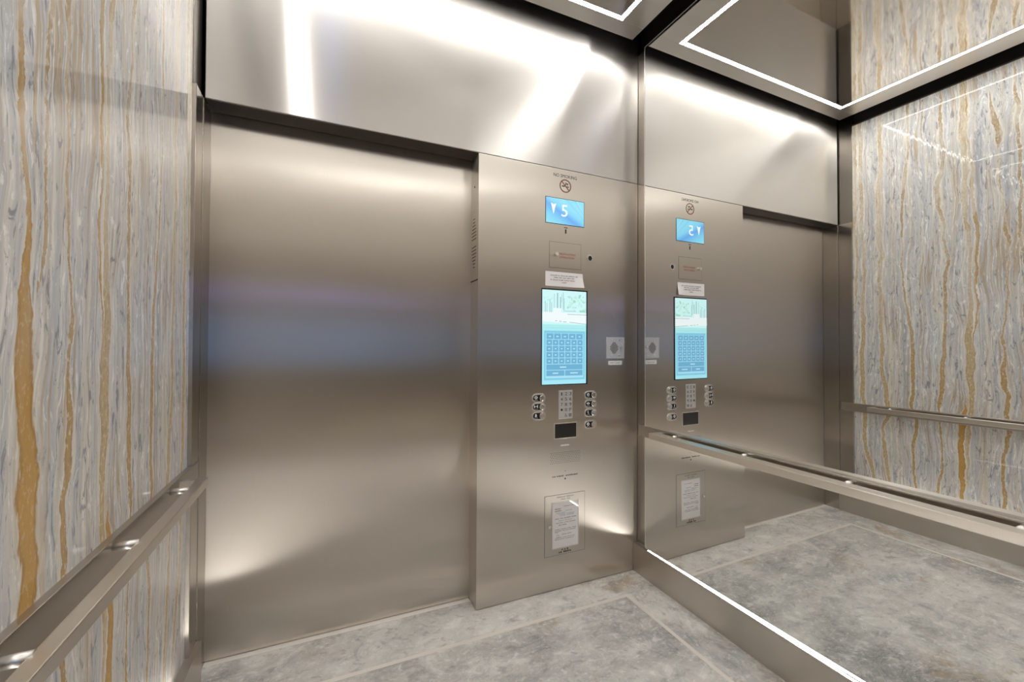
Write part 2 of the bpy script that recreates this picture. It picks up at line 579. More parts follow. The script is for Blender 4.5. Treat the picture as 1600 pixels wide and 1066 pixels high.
        hi, lo, rm = {'amber': ((0.33, 0.255, 0.15), (0.40, 0.225, 0.055), (0.25, 0.135, 0.035)),
                      'brown': ((0.31, 0.245, 0.16), (0.36, 0.235, 0.10), (0.21, 0.135, 0.06)),
                      'tan': ((0.39, 0.325, 0.23), (0.40, 0.30, 0.17), (0.30, 0.22, 0.115))}[kind]
        body = mix(nt, low, hi, lo)
        body = mix(nt, mth(nt, 'MULTIPLY', rim, 0.75), body, rm)
        body = mix(nt, mth(nt, 'MULTIPLY', sstep(nt, gr, 0.54, 0.64), 0.6 if kind != 'amber' else 0.25), body, (0.62, 0.58, 0.50))
        body = mix(nt, mth(nt, 'MULTIPLY', sstep(nt, gr, 0.46, 0.36), 0.5 if kind != 'amber' else 0.18), body, (0.24, 0.18, 0.12))
        col = mix(nt, mth(nt, 'MULTIPLY', mth(nt, 'MULTIPLY', halo, pres), 0.40), col, (0.66, 0.61, 0.52))
        col = mix(nt, mth(nt, 'MULTIPLY', mth(nt, 'MULTIPLY', inside, pres), opac), col, body)
    col = mix(nt, 1.0, col, (1.52, 1.50, 1.47), 'MULTIPLY')
    nt.links.new(col, b.inputs['Base Color'])
    b.inputs['Roughness'].default_value = 0.02
    b.inputs['IOR'].default_value = 1.5
    bp = nd(nt, 'ShaderNodeBump')
    bp.inputs['Strength'].default_value = 1.0
    bp.inputs['Distance'].default_value = 0.00030
    hb = noise(nt, vec(nt, 30.0, mth(nt, 'MULTIPLY', yw, 48.0), mth(nt, 'MULTIPLY', z, 4.0)), 1.0, 1.0, 0.5)
    nt.links.new(hb, bp.inputs['Height'])
    nt.links.new(bp.outputs[0], b.inputs['Normal'])
    return m


M_MARBLE = marble()


def stone(name, seed, along):
    m, nt, b = newmat(name)
    o, x, y, z = objco(nt)
    if along == 'y':
        x, y = y, x
    v = vec(nt, mth(nt, 'ADD', mth(nt, 'MULTIPLY', x, 0.75), seed), y, seed * 1.7)
    a = noise(nt, v, 2.2, 6.0, 0.6, 0.6)
    c = noise(nt, v, 9.0, 7.0, 0.68, 0.8)
    d = noise(nt, v, 4.5, 8.0, 0.72, 1.6)
    e = noise(nt, v, 70.0, 5.0, 0.75)
    h = noise(nt, v, 22.0, 8.0, 0.75, 0.5)
    f = noise(nt, vec(nt, x, y, seed + 40.0), 1.9, 3.0, 0.5, 0.4)
    g = noise(nt, vec(nt, x, y, seed + 70.0), 5.0, 7.0, 0.72, 1.0)
    col = ramp(nt, a, [(0.32, (0.19, 0.188, 0.185)), (0.44, (0.30, 0.292, 0.28)), (0.54, (0.38, 0.37, 0.355)), (0.68, (0.47, 0.46, 0.445))])
    col = mix(nt, mth(nt, 'MULTIPLY', sstep(nt, c, 0.50, 0.68), 0.55), col, (0.54, 0.53, 0.51))
    col = mix(nt, mth(nt, 'MULTIPLY', sstep(nt, c, 0.46, 0.30), 0.65), col, (0.17, 0.168, 0.165))
    # rusty and bluish patches
    col = mix(nt, mth(nt, 'MULTIPLY', mth(nt, 'MULTIPLY', sstep(nt, f, 0.50, 0.62), sstep(nt, g, 0.47, 0.60)), 0.75), col, (0.27, 0.205, 0.14))
    col = mix(nt, mth(nt, 'MULTIPLY', mth(nt, 'MULTIPLY', sstep(nt, f, 0.47, 0.60), sstep(nt, g, 0.45, 0.34)), 0.65), col, (0.20, 0.22, 0.255))
    col = mix(nt, mth(nt, 'MULTIPLY', sstep(nt, h, 0.53, 0.66), 0.5), col, (0.58, 0.57, 0.55))
    col = mix(nt, mth(nt, 'MULTIPLY', sstep(nt, h, 0.47, 0.35), 0.5), col, (0.16, 0.158, 0.155))
    # dark crackle
    ck = sstep(nt, mth(nt, 'ABSOLUTE', mth(nt, 'SUBTRACT', d, 0.5)), 0.020, 0.003)
    cm_ = sstep(nt, a, 0.50, 0.40)
    col = mix(nt, mth(nt, 'MULTIPLY', mth(nt, 'MULTIPLY', ck, cm_), 0.75), col, (0.13, 0.13, 0.135))
    col = mix(nt, mth(nt, 'MULTIPLY', sstep(nt, e, 0.5, 0.75), 0.45), col, (0.65, 0.64, 0.62))
    col = mix(nt, 1.0, col, (1.70, 1.70, 1.68), 'MULTIPLY')
    nt.links.new(col, b.inputs['Base Color'])
    nt.links.new(mth(nt, 'ADD', 0.30, mth(nt, 'MULTIPLY', c, 0.2)), b.inputs['Roughness'])
    bp = nd(nt, 'ShaderNodeBump')
    bp.inputs['Strength'].default_value = 0.5
    bp.inputs['Distance'].default_value = 0.0006
    nt.links.new(c, bp.inputs['Height'])
    nt.links.new(bp.outputs[0], b.inputs['Normal'])
    return m


M_STONE = stone('grey_stone_centre', 3.1, 'x')
M_STONE_F = stone('grey_stone_front', 11.4, 'x')
M_STONE_S = stone('grey_stone_side', 23.7, 'y')
M_GROUT = simple('grout', (0.22, 0.215, 0.21), 0.7)

VX, VY, VZ = (1, 0, 0), (0, 1, 0), (0, 0, 1)

# ------------------------------------------------------------------ floor
IX0, IX1, IY0, IY1 = -1.785, -0.205, -DEP + 0.17, -0.168   # outer edge of the metal inlay
IW = 0.019
mb = MB()
mb.mi = 0
mb.box(IX0 + IW, IX1 - IW, IY0 + IW, IY1 - IW, -0.02, 0.0)
mb.mi = 1
mb.box(XL - 0.02, XR + 0.02, IY1, 0.083, -0.02, 0.0)
mb.box(XL - 0.02, XR + 0.02, -DEP - 0.083, IY0, -0.02, 0.0)
mb.mi = 2
mb.box(XL - 0.05, IX0, IY0 + 0.0012, IY1 - 0.0012, -0.02, 0.0)
mb.box(IX1, XR + 0.05, IY0 + 0.0012, IY1 - 0.0012, -0.02, 0.0)
mb.mi = 3
mb.box(IX0, IX1, IY1 - IW, IY1, -0.02, 0.0003)
mb.box(IX0, IX1, IY0, IY0 + IW, -0.02, 0.0003)
mb.box(IX0, IX0 + IW, IY0 + IW, IY1 - IW, -0.02, 0.0003)
mb.box(IX1 - IW, IX1, IY0 + IW, IY1 - IW, -0.02, 0.0003)
mb.mi = 4
mb.box(XL - 0.05, XR + 0.05, -DEP - 0.1, 0.1, -0.05, -0.0015)
structure(mb.build('floor', [M_STONE, M_STONE_F, M_STONE_S, M_BRASS, M_GROUT]))

# door sills
o = MB().box(XL, XC, 0.083, REC + 0.03, -0.03, 0.001, 0.001).build('trim_1', M_BRASS)
structure(o)

# ------------------------------------------------------------------ front wall: transom, door, jamb, corner strips
o = MB().box(XL + 0.003, XR - 0.001, 0.0, 0.10, HD, 2.93, 0.002).build('wall_front', M_TRANSOM, grain=VZ)
structure(o)
o = MB().box(XL - 0.03, XC + 0.05, REC, REC + 0.03, 0.004, HD + 0.03).build('door_1', M_DOOR, grain=VX)
structure(o)
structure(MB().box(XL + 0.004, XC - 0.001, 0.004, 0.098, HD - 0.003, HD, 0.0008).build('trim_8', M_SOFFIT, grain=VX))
# dark pocket above the door between its top and the transom soffit
o = MB().box(XL - 0.03, XR, REC + 0.032, REC + 0.06, -0.05, 3.05).build('wall_shaft', M_GAP)
structure(o)


def strip(name, xa, xb, ya, yb, z0, z1, mat=M_TRIM):
    return structure(MB().box(xa, xb, ya, yb, z0, z1, 0.0015).build(name, mat, grain=VX))


strip('trim_2', XL - 0.04, XL, 0.0015, REC - 0.001, 0.0, HD)          # left jamb, inner face
strip('trim_3', XL - 0.04, XL - 0.002, -0.09, 0.0, 0.0, HD)         # left corner strip
strip('trim_4', XR, XR + 0.04, -0.09, 0.0, 0.0, 2.85)              # right corner strip
strip('trim_5', XL - 0.04, XL - 0.012, -0.09, 0.02, HD, 2.93, M_TRIMD)   # upper left corner strip, its dark reflection put into the steel colour

# ------------------------------------------------------------------ side walls
mb = MB().box(XM - 0.03, XM, -DEP, -0.088, 0.0, 2.835, 0.001)
structure(mb.build('wall_left', M_MARBLE))
structure(MB().box(XM - 0.06, XM - 0.031, -DEP - 0.2, 0.2, -0.05, 3.05).build('wall_left_shell', M_SHAFT))
structure(MB().box(0.045, 0.07, -DEP - 0.2, 0.2, -0.05, 3.05).build('wall_right', M_SHAFT))
o = structure(MB().box(XM - 0.01, XM + 0.004, -DEP, -0.088, 2.835, 2.845, 0.001).build('trim_6', M_TRIM, grain=VY))

MX0, MTILT, MLEAN = -0.02488, -0.01248, -0.00403


def mirror_panel(name, z0, z1, label):
    t = thing(name, (MX0 + 0.006, -DEP / 2, z0), label, 'mirror', 'wall mirrors')
    def pane(i0, i1, j0, j1, off0, off1):
        bm_ = MB()
        t_ = bmesh.new()
        vs = []
        for off in (off0, off1):
            for yy, zz in ((i0, j0), (i1, j0), (i1, j1), (i0, j1)):
                vs.append(t_.verts.new((MX0 + MTILT * yy + MLEAN * zz + off, yy, zz)))
        for q in ((0, 1, 2, 3), (7, 6, 5, 4), (0, 4, 5, 1), (1, 5, 6, 2), (2, 6, 7, 3), (3, 7, 4, 0)):
            t_.faces.new([vs[k] for k in q])
        bmesh.ops.recalc_face_normals(t_, faces=t_.faces[:])
        bm_._merge(t_)
        return bm_
    pane(-DEP + 0.001, -0.09, z0, z1, 0.0, 0.012).build('mirror_glass', M_MIRROR, t)
    e = 0.0035
    fr = pane(-0.09 - e, -0.0885, z0, z1 + e, -0.0012, 0.012)
    for a in ((-DEP + 0.001, -0.0885, z1, z1 + e),):
        g = pane(*a, -0.0012, 0.012)
        me = bpy.data.meshes.new('t')
        g.bm.to_mesh(me)
        fr.bm.from_mesh(me)
        bpy.data.meshes.remove(me)
    fr.build('polished_edge', M_EDGE, t)
    return t


mirror_panel('wall_mirror', 0.158, 0.744, 'low wide mirror between the right handrail and the baseboard')
mirror_panel('wall_mirror', 0.805, 2.826, 'tall frameless mirror above the handrail on the right wall')


def baseboard(side, x_face, sgn, xback):
    """sgn +1: the face looks towards +x"""
    mb = MB()
    h = 0.153
    xa, xb = sorted((x_face, xback))
    mb.box(xa, xb, -DEP, -0.001, 0.0, h, 0.001)
    o = structure(mb.build('baseboard_' + side, M_BASE, grain=VZ))
    return o


baseboard('right', -0.030, -1, 0.044)
baseboard('left', -1.985, 1, XM - 0.002)


def led_line(x0, x1, y1, label):
    o = led_bar(x0, x1, -DEP + 0.12, y1, 0.1532, 0.1552, True).build('base_light_strip', [M_LEDB, M_HOUSING])
    return tag(o, label, 'light strip', 'light strips on the baseboard ledges')


led_line(-0.0285, -0.0165, -0.112, 'white light line on the ledge of the right baseboard below the mirror')
led_line(-1.9985, -1.9865, -0.235, 'white light line on the left baseboard ledge below the marble')


# ------------------------------------------------------------------ handrails
def handrail(name, wall, sgn, b_out, r_in, r_out, label, ymarg):
    """wall: x of the wall face, sgn points into the car"""
    t = thing(name, (wall, -DEP / 2, 0.80), label, 'handrail', 'handrails on the two side walls')
    zt, zb = 0.805, 0.744
    xs = sorted((wall - sgn * 0.02, b_out))
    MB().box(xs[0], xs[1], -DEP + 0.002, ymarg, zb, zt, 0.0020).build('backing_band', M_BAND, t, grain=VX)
    rz1, rz0 = 0.794, 0.766
    xs = sorted((r_in, r_out))
    mb = MB()
    mb.box(xs[0], xs[1], -DEP + 0.205, -0.205, rz0, rz1, 0.0022)
    mb.build('rail', M_RAIL, t, grain=VX)
    for yy in (-0.205, -DEP + 0.205 + 0.03):
        x2 = sorted((b_out - sgn * 0.001, r_in + sgn * 0.003))
        MB().box(x2[0], x2[1], yy - 0.03, yy - 0.0005, rz0 + 0.0005, rz1 - 0.0005, 0.001).build('return_end', M_RAIL, t, grain=VX)
    for k in range(6):
        yy = -0.32 - 0.37 * k
        MB().cyl((b_out - sgn * 0.002, yy, 0.7895), (r_in + sgn * 0.004, yy, 0.7895), 0.0092, 20).build('support_post', M_SATIN, t, smooth=True)
    return t


handrail('handrail', XM, 1, -1.999, -1.959, -1.930, 'square steel handrail on the left marble wall', -0.012)
handrail('handrail', -0.010, -1, -0.030, -0.0557, -0.105, 'square steel handrail across the mirror on the right wall', -0.045)

# ------------------------------------------------------------------ ceiling
structure(MB().box(XM - 0.05, 0.06, -DEP - 0.2, 0.2, 3.0, 3.05).build('ceiling', M_SHAFT))
CX0, CX1, CY0, CY1 = -1.91, -0.092, -DEP + 0.062, -0.062
LX0, LX1, LY0, LY1 = -1.748, -0.228, -DEP + 0.15, -0.15
LW = 0.022
t = thing('ceiling_panel', ((CX0 + CX1) / 2, (CY0 + CY1) / 2, ZC + 0.03),
          'suspended steel ceiling panel with a glowing rectangular light line', 'ceiling light')
mb = MB()
mb.box(CX0, CX1, LY1, CY1, ZC, ZC + 0.03, 0.001)
mb.box(CX0, CX1, CY0, LY0, ZC, ZC + 0.03, 0.001)
mb.box(CX0, LX0, LY0, LY1, ZC, ZC + 0.03, 0.001)
mb.box(LX1, CX1, LY0, LY1, ZC, ZC + 0.03, 0.001)
mb.build('border', M_BORDER, t, grain=VX)
MB().box(LX0 + LW, LX1 - LW, LY0 + LW, LY1 - LW, ZC, ZC + 0.03).build('polished_field', M_CEIL, t)
for a in ((LX0, LX1, LY1 - LW, LY1), (LX0, LX1, LY0, LY0 + LW), (LX0, LX0 + LW, LY0 + LW, LY1 - LW), (LX1 - LW, LX1, LY0 + LW, LY1 - LW)):
    led_bar(*a, ZC + 0.0005, ZC + 0.025, False).build('light_strip', [M_LED, M_HOUSING], t)
for xx in (CX0 + 0.25, CX1 - 0.25):
    for yy in (CY0 + 0.25, CY1 - 0.25):
        MB().cyl((xx, yy, ZC + 0.029), (xx, yy, 3.001), 0.008, 12).build('hanger_rod', M_SATIN, t)


# ------------------------------------------------------------------ operating panel
def screen_mats(k):
    def E(n, c):
        return emit(n, c, k)
    return {
        'sky': E('screen_sky', (0.62, 0.93, 0.93)), 'trunk': E('screen_trunk', (0.30, 0.47, 0.50)),
        'leaf': E('screen_leaf', (0.34, 0.72, 0.56)), 'leaf2': E('screen_leaf_pale', (0.52, 0.85, 0.74)),
        'white': E('screen_white', (0.86, 0.95, 0.96)), 'grey': E('screen_grey', (0.35, 0.50, 0.52)),
        'mint': E('screen_mint', (0.42, 0.85, 0.85)), 'blue': E('screen_blue', (0.22, 0.60, 0.80)),
        'edge': E('screen_edge', (0.38, 0.80, 0.90)), 'key': E('screen_key', (0.155, 0.44, 0.66)),
        'line': E('screen_line', (0.40, 0.76, 0.90)), 'txt': E('screen_text', (0.55, 0.83, 0.93)),
    }


SM = screen_mats(1.0)


def indicator_mat(k):
    m, nt, b = newmat('indicator_display')
    o, x, y, z = objco(nt)      # local: origin at the display's own corner
    # x 0..0.224, z 0..0.128
    dd = mth(nt, 'ADD', mth(nt, 'MULTIPLY', x, 3.2), mth(nt, 'MULTIPLY', z, 6.0))
    base = ramp(nt, dd, [(0.0, (0.30, 0.78, 0.90)), (0.35, (0.20, 0.62, 0.90)), (0.62, (0.12, 0.40, 0.86)), (0.80, (0.22, 0.66, 0.92)), (1.0, (0.26, 0.72, 0.93))])
    ang = mth(nt, 'ARCTAN2', mth(nt, 'SUBTRACT', mth(nt, 'ADD', z, 0.03), 0.0), mth(nt, 'SUBTRACT', 0.30, x))
    rays = noise(nt, vec(nt, mth(nt, 'MULTIPLY', ang, 9.0), 0.0, 2.0), 1.0, 3.0, 0.7)
    col = mix(nt, mth(nt, 'MULTIPLY', sstep(nt, rays, 0.56, 0.66), 0.45), base, (0.55, 0.90, 0.97))
    col = mix(nt, mth(nt, 'MULTIPLY', sstep(nt, rays, 0.45, 0.33), 0.4), col, (0.10, 0.33, 0.80))
    b.inputs['Base Color'].default_value = (0.02, 0.02, 0.02, 1)
    b.inputs['Roughness'].default_value = 0.2
    nt.links.new(col, b.inputs['Emission Color'])
    b.inputs['Emission Strength'].default_value = k
    m.cycles.emission_sampling = 'NONE'
    return m


M_IND = indicator_mat(1.0)
M_LIT = emit('lit_white', (0.95, 1.0, 1.0), 1.0)


def circle(cx, cz, r, seg=28, a0=0.0, a1=2 * math.pi):
    return [(cx + r * math.cos(a0 + (a1 - a0) * k / seg), cz + r * math.sin(a0 + (a1 - a0) * k / seg)) for k in range(seg)]


def stadium(cx, cz, w_, h_, seg=14):
    r = h_ / 2
    a = w_ / 2 - r
    p = [(cx + a + r * math.cos(t_), cz + r * math.sin(t_)) for t_ in [(-math.pi / 2 + math.pi * k / seg) for k in range(seg + 1)]]
    p += [(cx - a + r * math.cos(t_), cz + r * math.sin(t_)) for t_ in [(math.pi / 2 + math.pi * k / seg) for k in range(seg + 1)]]
    return p


def sub(mb_, name, mats, parent, **kw):
    return mb_.build(name, mats, parent, **kw)


def label(o, s_):
    o['label'] = s_
    return o


cop = thing('car_operating_panel', (XC / 2, 0.0, 0.0),
            'full-height brushed steel control panel with screens, buttons and keypad beside the door', 'control panel')
mb = MB().box(XC, XR - 0.0008, 0.0, REC + 0.03, 0.003, HD - 0.002, 0.0012)
sub(mb, 'face_plate', M_PANEL, cop, grain=VX)
F = 0.0   # y of the face

# no-smoking lettering and sign
sub(MB().text('NO SMOKING', -0.468, 2.0945, 0.0165, F, width=0.137), 'lettering', M_INK, cop)
mb = MB()
mb.mi = 0
NC = (-0.467, 2.045)
mb.ring(NC[0], NC[1], 0.034, 0.0288, F - 0.0008, F + 0.0005)
a = math.radians(-45)
c_, s_ = math.cos(a), math.sin(a)
mb.plate([(NC[0] + u * c_ - v * s_, NC[1] + u * s_ + v * c_) for u, v in ((-.030, -.0024), (.030, -.0024), (.030, .0024), (-.030, .0024))], F - 0.0008, F + 0.0005)
mb.mi = 1
mb.box(NC[0] - 0.021, NC[0] - 0.004, F - 0.0006, F + .0005, NC[1] - 0.005, NC[1] + 0.001)
mb.box(NC[0] + 0.006, NC[0] + 0.020, F - 0.0006, F + .0005, NC[1] - 0.006, NC[1] - 0.001)
for k, (x_, z_) in enumerate(((0.0, 0.006), (0.003, 0.011), (0.002, 0.016), (0.008, 0.012), (0.012, 0.008), (0.014, 0.013))):
    mb.plate(circle(NC[0] + x_, NC[1] + z_, 0.0028, 10), F - 0.0006, F + .0005)
sub(mb, 'no_smoking_sign', [M_NSRED, M_INK], cop)

# floor indicator
mb = MB().box(-0.583, -0.353, F - 0.0012, F + 0.002, 1.844, 1.978, 0.001)
ind = sub(mb, 'floor_indicator', M_BLACK, cop)
d = bpy.data.objects.new('tmp', None)
mb = MB().box(0, 0.224, -0.0006, 0, 0, 0.128)
scr = sub(mb, 'display', M_IND, None)
scr.parent = ind
scr.location = Vector((-0.580, F - 0.0012, 1.847)) - world_loc(ind)
mb = MB()
mb.plate([(-0.552, 1.948), (-0.537, 1.942), (-0.522, 1.948), (-0.537, 1.893)][::-1], F - 0.0026, F - 0.0018)
sub(mb, 'arrow', M_LIT, ind)
sub(MB().text('5', -0.473, 1.916, 0.060, F - 0.0018, 0.0008, width=0.036), 'digit', M_LIT, ind)
sub(MB().text('1', -0.464, 1.812, 0.022, F, width=0.009).box(-0.474, -0.453, F - 0.0005, F, 1.829, 1.833), 'lettering', M_INK, cop)


def grooved_door(name, x0, x1, z0, z1, par):
    g = 0.0013
    mb_ = MB().box(x0, x1, F - 0.0012, F + 0.001, z0, z1, 0.0006)
    o_ = sub(mb_, name, M_PANEL, par, grain=VX)
    mb_ = MB()
    for q in ((x0 - g, x0, z0 - g, z1 + g), (x1, x1 + g, z0 - g, z1 + g), (x0, x1, z0 - g, z0), (x0, x1, z1, z1 + g)):
        mb_.box(q[0], q[1], F - 0.0004, F + 0.001, q[2], q[3])
    sub(mb_, 'gap', M_GAP, o_)
    return o_


fd = grooved_door('firefighter_door', -0.559, -0.373, 1.622, 1.752, cop)
label(fd, 'small locked hatch with red lettering')
sub(MB().text("FIREFIGHTERS'", -0.455, 1.6945, 0.0105, F - 0.0012, width=0.098).text('OPERATION', -0.458, 1.6775, 0.0105, F - 0.0012, width=0.086), 'lettering', M_RED, fd)
mb = MB().cyl((-0.527, F - 0.026, 1.687), (-0.527, F, 1.687), 0.0095, 24, bev=0.001)
lk = sub(mb, 'lock', M_CHROME, fd, smooth=False)
# peep hole
mb = MB()
mb.mi = 0
mb.ring(-0.318, 1.687, 0.0165, 0.0125, F - 0.004, F + 0.001)
mb.mi = 1
mb.plate(circle(-0.318, 1.687, 0.0127), F - 0.001, F + 0.001)
label(sub(mb, 'camera_eye', [M_CHROME, M_BLACK], cop), 'round black eye in a chrome ring')

# touch screen
sx0, sx1, sz0, sz1 = -0.603, -0.331, 1.028, 1.515
mb = MB().box(sx0, sx1, F - 0.002, F + 0.002, sz0, sz1, 0.0015)
ts = sub(mb, 'touch_screen', simple('screen_bezel', (0.012, 0.02, 0.03), 0.2), cop)
ax0, ax1, az0, az1 = sx0 + 0.004, sx1 - 0.009, sz0 + 0.005, sz1 - 0.007
AW, AH = ax1 - ax0, az1 - az0
order = ['sky', 'trunk', 'leaf', 'leaf2', 'white', 'grey', 'mint', 'blue', 'edge', 'key', 'line', 'txt']
mb = MB()
Y0 = F - 0.002


def P(u, v):    # fractions across / down the lit area
    return ax0 + u * AW, az1 - v * AH


def slab(mat, u0, u1, v0, v1, lay):
    mb.mi = order.index(mat)
    xa, za = P(u0, v1)
    xb, zb = P(u1, v0)
    mb.box(xa, xb, Y0 - 0.0003 - 0.0002 * lay, Y0 - 0.0002 * lay + 0.0001, za, zb)


def poly(mat, pts, lay):
    mb.mi = order.index(mat)
    mb.plate([P(*p) for p in pts], Y0 - 0.0002 * lay + 0.0001, Y0 - 0.0003 - 0.0002 * lay)


slab('sky', 0, 1, 0, 0.385, 0)
slab('edge', 0, 1, 0.385, 1, 0)
slab('mint', 0, 1, 0.365, 0.43, 1)
slab('blue', 0.045, 0.97, 0.432, 0.955, 1)
# the picture: bare trunks, leafy trees, a white block building, a drive
rr = random.Random(3)
for u_, v0, v1, wd in ((0.06, 0.12, 0.24, .012), (0.10, 0.14, 0.24, .008), (0.16, 0.10, 0.24, .012), (0.20, 0.13, 0.24, .010), (0.325, 0.03, 0.22, .022), (0.395, 0.07, 0.22, .018),
                   (0.26, 0.04, 0.20, .008), (0.46, 0.02, 0.20, .010), (0.48, 0.08, 0.22, .010), (0.43, 0.04, 0.13, .007)):
    slab('trunk', u_, u_ + wd, v0, v1, 1)
for k in range(60):
    u_ = rr.uniform(0.56, 0.98)
    v_ = rr.uniform(0.04, 0.21)
    r_k = rr.uniform(0.012, 0.030)
    poly(rr.choice(('leaf', 'leaf2', 'leaf2', 'sky')), [(u_ + r_k * math.cos(t_) * rr.uniform(.7, 1.3), v_ + 0.55 * r_k * math.sin(t_) * rr.uniform(.7, 1.3)) for t_ in [k2 * math.pi / 4 for k2 in range(8)]], 2 + 0.02 * k)
for k in range(22):
    u_ = rr.uniform(0.02, 0.22)
    v_ = rr.uniform(0.06, 0.14)
    r_k = rr.uniform(0.008, 0.018)
    poly(rr.choice(('leaf2', 'mint', 'sky')), [(u_ + r_k * math.cos(t_), v_ + 0.5 * r_k * math.sin(t_)) for t_ in [k2 * math.pi / 3 for k2 in range(6)]], 2 + 0.02 * k)
slab('white', 0.0, 1.0, 0.235, 0.33, 4)
poly('white', [(0, 0.32), (1, 0.32), (1, 0.355), (0, 0.335)], 4)
slab('white', 0.24, 0.42, 0.19, 0.25, 5)
slab('grey', 0.56, 1.0, 0.2500, 0.256, 5)
slab('leaf', 0.84, 0.98, 0.205, 0.226, 5)
slab('grey', 0.50, 0.76, 0.216, 0.221, 5)
poly('white', [(0.0, 0.30), (0.08, 0.262), (0.16, 0.26), (0.25, 0.30), (0.22, 0.33), (0.0, 0.33)], 5)
for u0, u1, v_ in ((0.28, 0.33, 0.322), (0.37, 0.43, 0.326), (0.46, 0.54, 0.331)):
    slab('grey', u0, u1, v_, v_ + 0.007, 6)
poly('grey', [(0.60, 0.334), (1.0, 0.352), (1.0, 0.357), (0.62, 0.341)], 6)
slab('line', 0.06, 0.94, 0.397, 0.407, 2)
# key grid
KX0, KX1 = 0.085, 0.925
ky = 0.462
slab('line', KX0 - 0.008, KX1 + 0.008, ky - 0.004, 0.935, 1.5)
rows = [(5, 0.062), (6, 0.062), (6, 0.062), (6, 0.062), (6, 0.062), (1, 0.060), (2, 0.062)]
for n_, h_ in rows:
    cw = (KX1 - KX0) / n_
    for k in range(n_):
        slab('key', KX0 + k * cw + 0.008, KX0 + (k + 1) * cw - 0.008, ky, ky + h_ - 0.003, 3)
        tw = {5: .065, 6: .045, 1: .17, 2: .18}[n_] * rr.uniform(.7, 1.05)
        uc = KX0 + (k + 0.5) * cw - (0.04 if n_ == 1 else 0)
        slab('txt', uc - tw / 2, uc + tw / 2, ky + h_ * 0.40, ky + h_ * 0.40 + 0.011, 4)
    ky += h_ + 0.0035
sub(mb, 'display', [SM[k] for k in order], ts)

# intercom
mb = MB().box(-0.213, -0.0945, F - 0.005, F + 0.001, 1.160, 1.275, 0.0012)
ic = sub(mb, 'intercom', M_INTERCOM, cop)
label(ic, 'grey square plate with a round pattern of speaker holes')
mb = MB()
for i in range(-5, 6):
    for j in range(-5, 6):
        if (i + j) % 2 == 0 and i * i + j * j <= 27:
            mb.plate(circle(-0.163 + i * 0.0047, 1.217 + j * 0.0056, 0.0029, 8), F - 0.0054, F - 0.0045)
sub(mb, 'speaker_holes', M_GAP, ic)
for x_ in (-0.178, -0.130):
    for z_ in (1.178, 1.259):
        sub(MB().cyl((x_, F - 0.0065, z_), (x_, F - 0.004, z_), 0.0042, 14, bev=0.0007), 'screw', M_CHROME, ic)
sub(MB().cyl((-0.121, F - 0.012, 1.224), (-0.121, F - 0.004, 1.224), 0.0085, 20, bev=0.002), 'call_button', M_CHROME, ic)
sub(MB().ring(-0.121, 1.204, 0.010, 0.0085, F - 0.0056, F - 0.004, 24), 'key_ring', M_SATIN, ic)
mb = MB()
mb.mi = 0
mb.box(-0.197, -0.109, F - 0.001, F + 0.0005, 1.126, 1.148, 0.0004)
mb.mi = 1
mb.words(-0.187, -0.119, 1.140, 0.003, F - 0.001, (5, 2, 6)).words(-0.183, -0.123, 1.134, 0.003, F - 0.001, (4, 6))
label(sub(mb, 'name_tag', [M_TAG, M_GREYINK], cop), 'small white tag below the intercom')


